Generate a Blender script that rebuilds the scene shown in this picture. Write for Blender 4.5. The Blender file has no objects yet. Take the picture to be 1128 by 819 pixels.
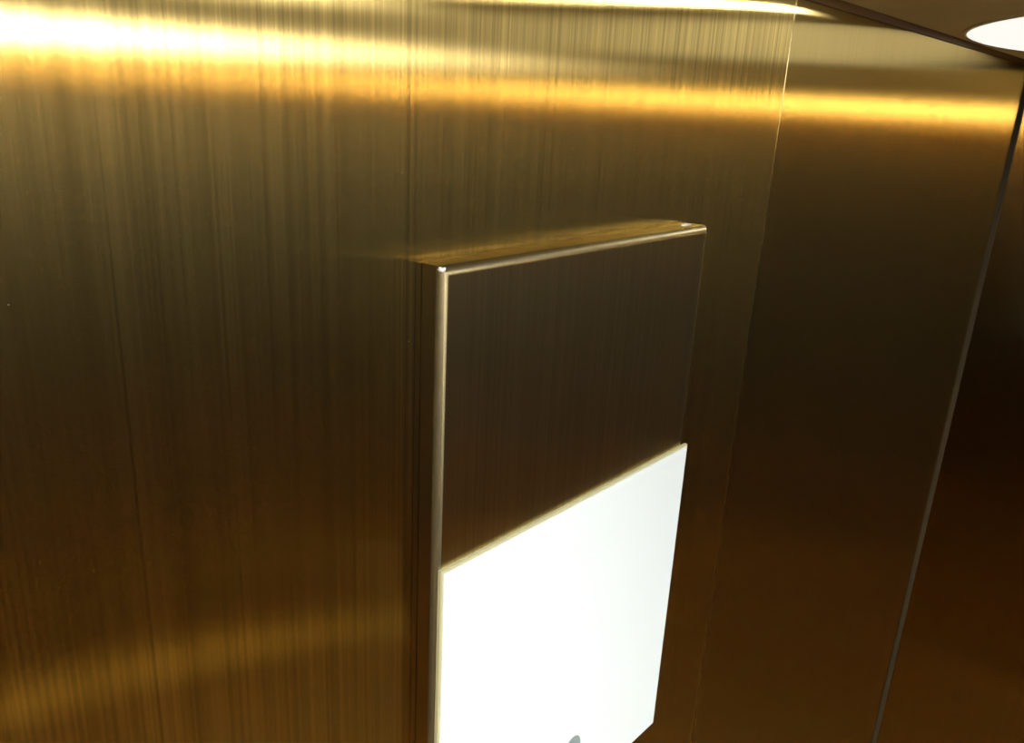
import bpy, bmesh, math, random
from mathutils import Vector, Matrix
random.seed(4)
S = bpy.context.scene
C = S.collection

# ------------------------------------------------------------------ camera
W, H = 1128, 819
FPX, YAW, PIT, ROLL = 908.0, 0.86029502, -0.3172628, 0.04996548
CX, CY = 564.0, 409.5
CAMZ = 2.107                       # eye height above the car floor
fw = Vector((math.sin(YAW)*math.cos(PIT), math.cos(YAW)*math.cos(PIT), math.sin(PIT)))
r0 = Vector((math.cos(YAW), -math.sin(YAW), 0))
u0 = r0.cross(fw)
rt = r0*math.cos(ROLL) + u0*math.sin(ROLL)
up = -r0*math.sin(ROLL) + u0*math.cos(ROLL)
O = Vector((0, 0, CAMZ))
cam = bpy.data.cameras.new('camera')
co = bpy.data.objects.new('camera', cam)
C.objects.link(co)
m3 = Matrix((rt, up, -fw)).transposed()
co.matrix_world = Matrix.Translation(O) @ m3.to_4x4()
cam.sensor_fit = 'HORIZONTAL'
cam.sensor_width = 36.0
cam.lens = FPX/W*36.0
cam.clip_start = 0.01
S.camera = co

def onY(px, py, Y):
    d = rt*((px-CX)/FPX) - up*((py-CY)/FPX) + fw
    return O + d*(Y/d.y)

# ------------------------------------------------------------------ layout (metres)
YW = 0.300                         # face of the long wall with the box
XE = 1.513                         # end wall
XL = -0.60                         # other end wall
YO = -2.30                         # opposite wall (doors)
ZC = CAMZ + 0.0935                 # ceiling

# ------------------------------------------------------------------ helpers
def link(name, bm, mat, parent=None, smooth=False):
    me = bpy.data.meshes.new(name)
    bm.normal_update()
    bm.to_mesh(me); bm.free()
    if smooth:
        for p in me.polygons: p.use_smooth = True
    o = bpy.data.objects.new(name, me)
    if mat: me.materials.append(mat)
    C.objects.link(o)
    if parent:
        o.parent = parent
        o.matrix_parent_inverse = Matrix.Translation(-parent.location)
    return o

def box(bm, a, b):
    vs = [bm.verts.new((x, y, z)) for x in (a[0], b[0]) for y in (a[1], b[1]) for z in (a[2], b[2])]
    fs = [(0,1,3,2),(4,6,7,5),(0,4,5,1),(2,3,7,6),(0,2,6,4),(1,5,7,3)]
    out = [bm.faces.new([vs[i] for i in f]) for f in fs]
    bmesh.ops.recalc_face_normals(bm, faces=out)
    return vs, out

def structure(o):
    o['kind'] = 'structure'
    return o

def thing(name, loc, label, cat, group=None):
    o = bpy.data.objects.new(name, None)
    o.location = loc
    o.empty_display_size = 0.05
    C.objects.link(o)
    o['label'] = label; o['category'] = cat
    if group: o['group'] = group
    return o

# ------------------------------------------------------------------ materials
def newmat(name):
    m = bpy.data.materials.new(name); m.use_nodes = True
    nt = m.node_tree; nt.nodes.clear()
    out = nt.nodes.new('ShaderNodeOutputMaterial')
    return m, nt, out

def brushed(name, tint, axis='X', sharp=(.009, .30), wide=(.11, .42), mix=.15, depth=.30, wave=0.0, specks=0.0, wavescale=2.2, line=(800.0, 420.0)):
    """brushed gilt steel: axis = horizontal direction the grooves do NOT run along"""
    m, nt, out = newmat(name); N = nt.nodes; L = nt.links
    geo = N.new('ShaderNodeNewGeometry')
    def vm(op, a=None, b=None):
        n = N.new('ShaderNodeVectorMath'); n.operation = op
        for i, v in enumerate((a, b)):
            if v is None: continue
            if isinstance(v, tuple): n.inputs[i].default_value = v
            else: L.new(v, n.inputs[i])
        return n.outputs[0]
    ax = {'X': (1, 0, 0), 'Y': (0, 1, 0)}[axis]
    t = vm('ADD', vm('CROSS_PRODUCT', geo.outputs['Normal'], ax), (0, 0, .02))
    def streak(sx, sy):
        mp = vm('MULTIPLY', geo.outputs['Position'], (sx, sy, sy) if axis == 'X' else (sy, sx, sy))
        n = N.new('ShaderNodeTexNoise'); n.inputs['Scale'].default_value = 1.0
        n.inputs['Detail'].default_value = 2.0
        L.new(mp, n.inputs['Vector']); return n.outputs['Fac']
    a, b = streak(line[0], 3.0), streak(line[1], 1.2)
    add = N.new('ShaderNodeMath'); add.operation = 'ADD'; L.new(a, add.inputs[0]); L.new(b, add.inputs[1])
    mr = N.new('ShaderNodeMapRange'); L.new(add.outputs[0], mr.inputs[0])
    mr.inputs[1].default_value = .7; mr.inputs[2].default_value = 1.3
    mr.inputs[3].default_value = 1-depth; mr.inputs[4].default_value = 1.0+depth*.4
    mx = N.new('ShaderNodeMix'); mx.data_type = 'RGBA'; mx.blend_type = 'MULTIPLY'
    mx.inputs['Factor'].default_value = 1
    mx.inputs['A'].default_value = (*tint, 1)
    cb = N.new('ShaderNodeCombineColor')
    for i in range(3): L.new(mr.outputs[0], cb.inputs[i])
    L.new(cb.outputs[0], mx.inputs['B'])
    col = mx.outputs['Result']
    if specks:
        v = N.new('ShaderNodeTexVoronoi'); v.inputs['Scale'].default_value = 42
        v.inputs['Randomness'].default_value = 1.0
        L.new(geo.outputs['Position'], v.inputs['Vector'])
        lt = N.new('ShaderNodeMath'); lt.operation = 'LESS_THAN'; L.new(v.outputs['Distance'], lt.inputs[0]); lt.inputs[1].default_value = specks
    normal = None
    if wave:
        mp = vm('MULTIPLY', geo.outputs['Position'], (wavescale, wavescale, wavescale*.35))
        n = N.new('ShaderNodeTexNoise'); n.inputs['Scale'].default_value = 1.0; n.inputs['Detail'].default_value = 0.5
        L.new(mp, n.inputs['Vector'])
        bp = N.new('ShaderNodeBump'); bp.inputs['Strength'].default_value = 1.0; bp.inputs['Distance'].default_value = wave
        L.new(n.outputs['Fac'], bp.inputs['Height']); normal = bp.outputs['Normal']
    def lobe(al, ac, dist='GGX'):
        r2 = math.sqrt(al*ac)
        g = N.new('ShaderNodeBsdfAnisotropic'); g.distribution = dist
        g.inputs['Roughness'].default_value = math.sqrt(r2)
        g.inputs['Anisotropy'].default_value = 1-al/r2
        L.new(col, g.inputs['Color']); L.new(t, g.inputs['Tangent'])
        if normal: L.new(normal, g.inputs['Normal'])
        return g.outputs[0]
    ms = N.new('ShaderNodeMixShader'); ms.inputs[0].default_value = mix
    L.new(lobe(*sharp, 'BECKMANN'), ms.inputs[1]); L.new(lobe(*wide), ms.inputs[2])
    res = ms.outputs[0]
    if specks:
        d = N.new('ShaderNodeBsdfDiffuse'); d.inputs['Color'].default_value = (.14, .11, .05, 1)
        m2 = N.new('ShaderNodeMixShader'); L.new(lt.outputs[0], m2.inputs[0]); L.new(res, m2.inputs[1]); L.new(d.outputs[0], m2.inputs[2])
        res = m2.outputs[0]
    L.new(res, out.inputs[0])
    return m

def principled(name, col, rough=.5, metal=0.0, spec=.5, coat=0.0):
    m, nt, out = newmat(name)
    p = nt.nodes.new('ShaderNodeBsdfPrincipled')
    p.inputs['Base Color'].default_value = (*col, 1)
    p.inputs['Roughness'].default_value = rough
    p.inputs['Metallic'].default_value = metal
    p.inputs['Specular IOR Level'].default_value = spec
    p.inputs['Coat Weight'].default_value = coat
    nt.links.new(p.outputs[0], out.inputs[0])
    return m

def emissive(name, col, strength):
    m, nt, out = newmat(name)
    e = nt.nodes.new('ShaderNodeEmission')
    e.inputs[0].default_value = (*col, 1); e.inputs[1].default_value = strength
    nt.links.new(e.outputs[0], out.inputs[0])
    return m

GOLD = (.60, .45, .165)
M_wall = brushed('brushed gilt steel', GOLD, 'X', specks=.014)
M_wall2 = brushed('brushed gilt steel satin', (.52, .39, .15), 'X', sharp=(.006, .30), wide=(.12, .38), depth=.08, wave=.0010, mix=.10)
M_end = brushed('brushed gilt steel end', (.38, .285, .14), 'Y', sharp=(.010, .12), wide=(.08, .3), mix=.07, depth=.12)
M_box = brushed('brushed gilt steel cover', (.62, .51, .27), 'X', sharp=(.03, .32), wide=(.15, .4), mix=.09, depth=.15, specks=.014)
M_ceil = principled('satin gilt ceiling', (.90, .84, .50), .5, .15)
M_trim = principled('dark brown shadow gap', (.16, .085, .03), .55, 0, .25)
M_strip = principled('grey corner gasket', (.022, .019, .013), .6, 0, .15)
M_gap = principled('dark joint', (.015, .01, .006), .8)
M_white = principled('white acrylic face', (.52, .585, .615), .35, 0, .4)
M_cream = principled('cream acrylic edge', (.34, .33, .21), .4)
M_grey = principled('grey print', (.15, .20, .21), .5)
M_film = principled('clear film shred', (.85, .87, .88), .15, 0, .8)
M_sill = principled('brass sill', (.30, .22, .065), .5, .3)
M_door = brushed('dark bronze door sheet', (.16, .13, .07), 'X', depth=.2)
M_copper = principled('copper edge', (.07, .028, .007), .5, 0, .1)
M_glare = emissive('ceiling glare dome', (1.0, .98, .90), 1.62)
M_lens_b = emissive('lamp lens large', (1.0, .985, .95), 215)
M_lens_c = emissive('lamp lens spot', (1.0, .985, .90), 220)
M_lens_d = emissive('lamp lens overhead', (1.0, .985, .92), 650)
M_bead = brushed('bright steel bead', (.46, .37, .18), 'X', sharp=(.03, .40), wide=(.12, .40), mix=.12, depth=.0)
M_edge = brushed('rough gilt steel edge', (.30, .255, .15), 'X', sharp=(.16, .34), wide=(.35, .40), mix=.4, depth=.1)  # rounded edges: darker and rougher than the cover face
# floor: speckled warm stone
m, nt, out = newmat('warm stone floor')
p = nt.nodes.new('ShaderNodeBsdfPrincipled'); p.inputs['Roughness'].default_value = .35
nz = nt.nodes.new('ShaderNodeTexNoise'); nz.inputs['Scale'].default_value = 60; nz.inputs['Detail'].default_value = 6
cr = nt.nodes.new('ShaderNodeValToRGB')
cr.color_ramp.elements[0].color = (.022, .011, .0025, 1); cr.color_ramp.elements[1].color = (.045, .025, .007, 1)
cr.color_ramp.elements[0].position = .35; cr.color_ramp.elements[1].position = .65
nt.links.new(nz.outputs[0], cr.inputs[0]); nt.links.new(cr.outputs[0], p.inputs[0]); nt.links.new(p.outputs[0], out.inputs[0])
M_floor = m

# ------------------------------------------------------------------ the car
T = .03
LEAN = math.radians(.85)
XS = onY(877, 5, YW).x              # joint between the two wall sheets
def sheet(bm, x0, x1, z0, z1, c=.0006):
    """a wall sheet with a tiny chamfer round its face"""
    vs, fs = box(bm, (x0, YW, z0), (x1, YW+T, z1))
    e = [e for e in bm.edges if all(abs(v.co.y-YW) < 1e-6 for v in e.verts) and all(v in vs for v in e.verts)]
    bmesh.ops.bevel(bm, geom=e, offset=c, segments=2, affect='EDGES')
bm = bmesh.new(); sheet(bm, XL, XS-.00015, 0, ZC-.007)
structure(link('wall_front', bm, M_wall))
bm = bmesh.new(); sheet(bm, XS+.00015, XE+.01, 0, ZC-.007)
structure(link('wall_front_right', bm, M_wall2))
bm = bmesh.new(); vs, fs = box(bm, (XE, YO-T, 0), (XE+T, YW+T, ZC))
for v in vs: v.co.x -= (ZC-v.co.z)*math.tan(LEAN)      # the end wall stands a little out of plumb
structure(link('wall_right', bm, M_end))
bm = bmesh.new(); box(bm, (XL-T, YO-T, 0), (XL, YW+T, ZC))
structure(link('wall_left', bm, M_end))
bm = bmesh.new(); box(bm, (XL-T, YO-T, ZC), (XE+T, YW+T, ZC+T))
structure(link('ceiling', bm, M_ceil))
bm = bmesh.new(); box(bm, (XL-T, YO-T, -T), (XE+T, YW+T, 0))
structure(link('floor', bm, M_floor))
# dark brown strip put in for the shadow gap between wall and ceiling
bm = bmesh.new(); box(bm, (XL, YW-.0015, ZC-.007), (XE, YW+T, ZC))
structure(link('trim_1', bm, M_trim))
bm = bmesh.new(); box(bm, (XE-.0015, YO, ZC-.007), (XE+.002, YW-.0015, ZC))
structure(link('trim_4', bm, M_trim))
# bright bead in the joint between the two sheets
bm = bmesh.new(); n = 10
prof = [(XS-.00042*math.cos(math.pi*k/n), YW+.0001-.00036*math.sin(math.pi*k/n)) for k in range(n+1)]
lo = [bm.verts.new((x, y, 0)) for x, y in prof]; hi = [bm.verts.new((x, y, ZC-.007)) for x, y in prof]
for k in range(n): bm.faces.new((lo[k], lo[k+1], hi[k+1], hi[k]))
bm.faces.new(lo); bm.faces.new(hi); bm.faces.new((lo[0], hi[0], hi[-1], lo[-1]))
bmesh.ops.recalc_face_normals(bm, faces=bm.faces[:])
structure(link('trim_5', bm, M_bead))
# grey gasket standing in the corner
bm = bmesh.new(); vs, fs = box(bm, (XE-.003, YW-.0065, 0), (XE+.01, YW+.002, ZC-.007))
for v in vs: v.co.x -= (ZC-v.co.z)*math.tan(LEAN)
structure(link('trim_2', bm, M_strip))
# opposite wall: header over a pair of sliding doors
ZH = CAMZ - .02
DX0, DX1 = 0.0, 1.10
bm = bmesh.new()
box(bm, (XL, YO-T, 0), (DX0, YO, ZC)); box(bm, (DX1, YO-T, 0), (XE, YO, ZC)); box(bm, (DX0, YO-T, ZH), (DX1, YO, ZC))
structure(link('wall_back', bm, M_wall))
bm = bmesh.new(); box(bm, (XL, YO, ZH-.006), (XE, YO+.006, ZH+.006))
structure(link('trim_3', bm, M_copper))
bm = bmesh.new(); box(bm, (DX0, YO-.01, -.001), (DX1, YO+.13, .004))
structure(link('trim_6', bm, M_sill))
for i, (a, b) in enumerate(((DX0, (DX0+DX1)/2-.002), ((DX0+DX1)/2+.002, DX1))):
    bm = bmesh.new(); box(bm, (a, YO-T, 0), (b, YO-.012, ZH))
    structure(link('door_%d' % (i+1), bm, M_door))

# ------------------------------------------------------------------ ceiling lights
def lamp(cx, cy, R, mat, label, hole=0.0, dome=.006):
    t = thing('ceiling_light', (cx, cy, ZC), label, 'ceiling light', 'round lights in the gilt ceiling')
    n = 128
    def turn(bm, prof, close=False):
        rings = [[bm.verts.new((cx+r*math.cos(2*math.pi*k/n), cy+r*math.sin(2*math.pi*k/n), ZC+z)) for k in range(n)] for r, z in prof]
        pairs = list(zip(rings, rings[1:])) + ([(rings[-1], rings[0])] if close else [])
        for a, b in pairs:
            for k in range(n): bm.faces.new((a[k], a[(k+1) % n], b[(k+1) % n], b[k]))
        return rings
    bm = bmesh.new()
    turn(bm, [(R+.004, .002), (R+.004, -.0015), (R+.003, -.002), (R, -.002), (R, .002)], True)
    bmesh.ops.recalc_face_normals(bm, faces=bm.faces[:])
    link('frame', bm, M_ceil, t, True)
    bm = bmesh.new()
    if hole:
        turn(bm, [(R, 0), (R, -.003), (hole, -.003), (hole, 0)], True)
    else:
        rg = turn(bm, [(R, 0), (R, -.002)] + [(R*math.cos(a*.1*math.pi/2), -.002-dome*math.sin(a*.1*math.pi/2)) for a in range(1, 10)])
        bm.faces.new(rg[0]); bm.faces.new(rg[-1])
    bmesh.ops.recalc_face_normals(bm, faces=bm.faces[:])
    link('lens', bm, mat, t)
    return t
lamp(1.135, -.085, .37, M_glare, 'large softly glowing dome added for the glare on the ceiling beside the far corner', dome=.010)  # added glowing dome, imitates the white glare on the ceiling
lamp(.15, -1.46, .24, M_lens_b, 'round ceiling light behind the camera, near the middle of the car')
lamp(-.42, -1.30, .24, M_lens_b, 'added round ceiling light farthest behind the camera, nearest the other end wall')  # extra lamp, added to brighten the white plate and the wall streak
lamp(.71, .175, .022, M_lens_c, 'tiny ceiling spotlight close to the brushed wall, beside the added dome', dome=.0005)
lamp(.02, -.20, .055, M_lens_d, 'small bright ceiling spotlight almost straight above the camera')

# ------------------------------------------------------------------ the wall box
YF = YW - .019                      # front of the cover
YB = YW - .0050                     # back of the cover
YP = YF - .0035                     # front of the white plate
pTL, pTR = onY(490, 632, YP), onY(757, 493.5, YP)
pBR = onY(720.5, 796.5, YP)
fTL, fTR = onY(487, 300, YF), onY(781.5, 250, YF)
X0, X1 = fTL.x, fTR.x
ZT = onY(453, 288.5, YW).z
ZB = pBR.z - .0015
root = thing('wall_box', ((X0+X1)/2, YW, ZB), 'shallow brushed gilt steel box with rounded edges on the wall, white plate on its front', 'wall box')
# base frame against the wall
bm = bmesh.new()
box(bm, (X0+.0002, YB+.0011, ZB+.0005), (X1-.0002, YW-.0002, ZT-.0004))
link('base_frame', bm, M_box, root)
bm = bmesh.new()
box(bm, (X0+.003, YB-.002, ZB+.003), (X1-.003, YB+.0016, ZT-.003))
link('joint', bm, M_gap, root)
# folded cover
bm = bmesh.new()
vs, fs = box(bm, (X0, YF, ZB), (X1, YB, ZT))
e = [e for e in bm.edges if all(abs(v.co.y-YF) < 1e-6 for v in e.verts)]
bmesh.ops.bevel(bm, geom=e, offset=.0052, segments=8, affect='EDGES', profile=.5)
# ease the four fold corners
cov = link('cover', bm, M_box, root, True)
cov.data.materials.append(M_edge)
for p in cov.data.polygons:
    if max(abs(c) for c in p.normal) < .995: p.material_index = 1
for p in cov.data.polygons: p.use_smooth = True
try:
    cov.data.set_sharp_from_angle(angle=math.radians(28))
except Exception:
    pass
# crumpled shreds of clear film left in the two upper fold corners
def shred(x, y, z, sx, seed):
    rnd = random.Random(seed); bm = bmesh.new()
    bmesh.ops.create_icosphere(bm, subdivisions=2, radius=1)
    for v in bm.verts:
        k = .55+.7*rnd.random()
        v.co = Vector((x+v.co.x*k*sx, y+v.co.y*k*.0022, z+v.co.z*k*.0011))
    o = link('film_shred', bm, M_film, cov); o['label'] = 'white crumpled film in the fold corner'
shred(X0+.0018, YF+.0022, ZT-.0014, .0022, 3)
shred(X1-.0135, YB-.0030, ZT+.0002, .0065, 8)
# white plate
PX0, PX1, PZ0, PZ1 = pTL.x, pTR.x, pBR.z, (pTL.z+pTR.z)/2
g = .0016
bm = bmesh.new()
box(bm, (PX0-g, YP+.0008, PZ0), (PX1+g, YF+.0002, PZ1+g))
e = [e for e in bm.edges if all(abs(v.co.y-YP-.0008) < 1e-6 for v in e.verts)]
bmesh.ops.bevel(bm, geom=e, offset=.0005, segments=2, affect='EDGES')
plate = link('white_plate', bm, M_cream, root)
plate['label'] = 'white plate with a cream edge on the front of the box'
bm = bmesh.new()
box(bm, (PX0, YP, PZ0+.0008), (PX1, YP+.0012, PZ1))
e = [e for e in bm.edges if all(abs(v.co.y-YP) < 1e-6 for v in e.verts)]
bmesh.ops.bevel(bm, geom=e, offset=.0003, segments=2, affect='EDGES')
link('face', bm, M_white, plate)
# grey printed mark near the foot of the plate (only its rounded top is in the photograph)
tip, le, ri = onY(634, 810, YP), onY(622, 819, YP), onY(639, 817.5, YP)
bm = bmesh.new()
cx, cz, ra, rb, tilt = (le.x+ri.x)/2 - .0004, tip.z-.0125, .0125, .0105, math.radians(12)
n = 40
ring = []
for k in range(n):
    t = 2*math.pi*k/n
    x, z = rb*math.cos(t), ra*math.sin(t)
    ring.append((cx+x*math.cos(tilt)+z*math.sin(tilt), cz-x*math.sin(tilt)+z*math.cos(tilt)))
f0 = [bm.verts.new((x, YP-.0002, z)) for x, z in ring]
f1 = [bm.verts.new((x, YP+.0002, z)) for x, z in ring]
bm.faces.new(f0); bm.faces.new(f1)
for k in range(n): bm.faces.new((f0[k], f0[(k+1) % n], f1[(k+1) % n], f1[k]))
bmesh.ops.recalc_face_normals(bm, faces=bm.faces[:])
link('printed_mark', bm, M_grey, plate)

# ------------------------------------------------------------------ world and view
w = bpy.data.worlds.new('world'); S.world = w; w.use_nodes = True
w.node_tree.nodes['Background'].inputs[0].default_value = (0, 0, 0, 1)
w.node_tree.nodes['Background'].inputs[1].default_value = 0
S.view_settings.view_transform = 'Standard'
S.view_settings.look = 'None'
S.view_settings.gamma = 1
S.view_settings.use_curve_mapping = False
S.view_settings.exposure = -0.7
cy = S.cycles
cy.max_bounces = 16; cy.glossy_bounces = 14; cy.diffuse_bounces = 4
cy.use_denoising = True
cy.caustics_reflective = True
cy.blur_glossy = 0.0
cy.sample_clamp_indirect = 12
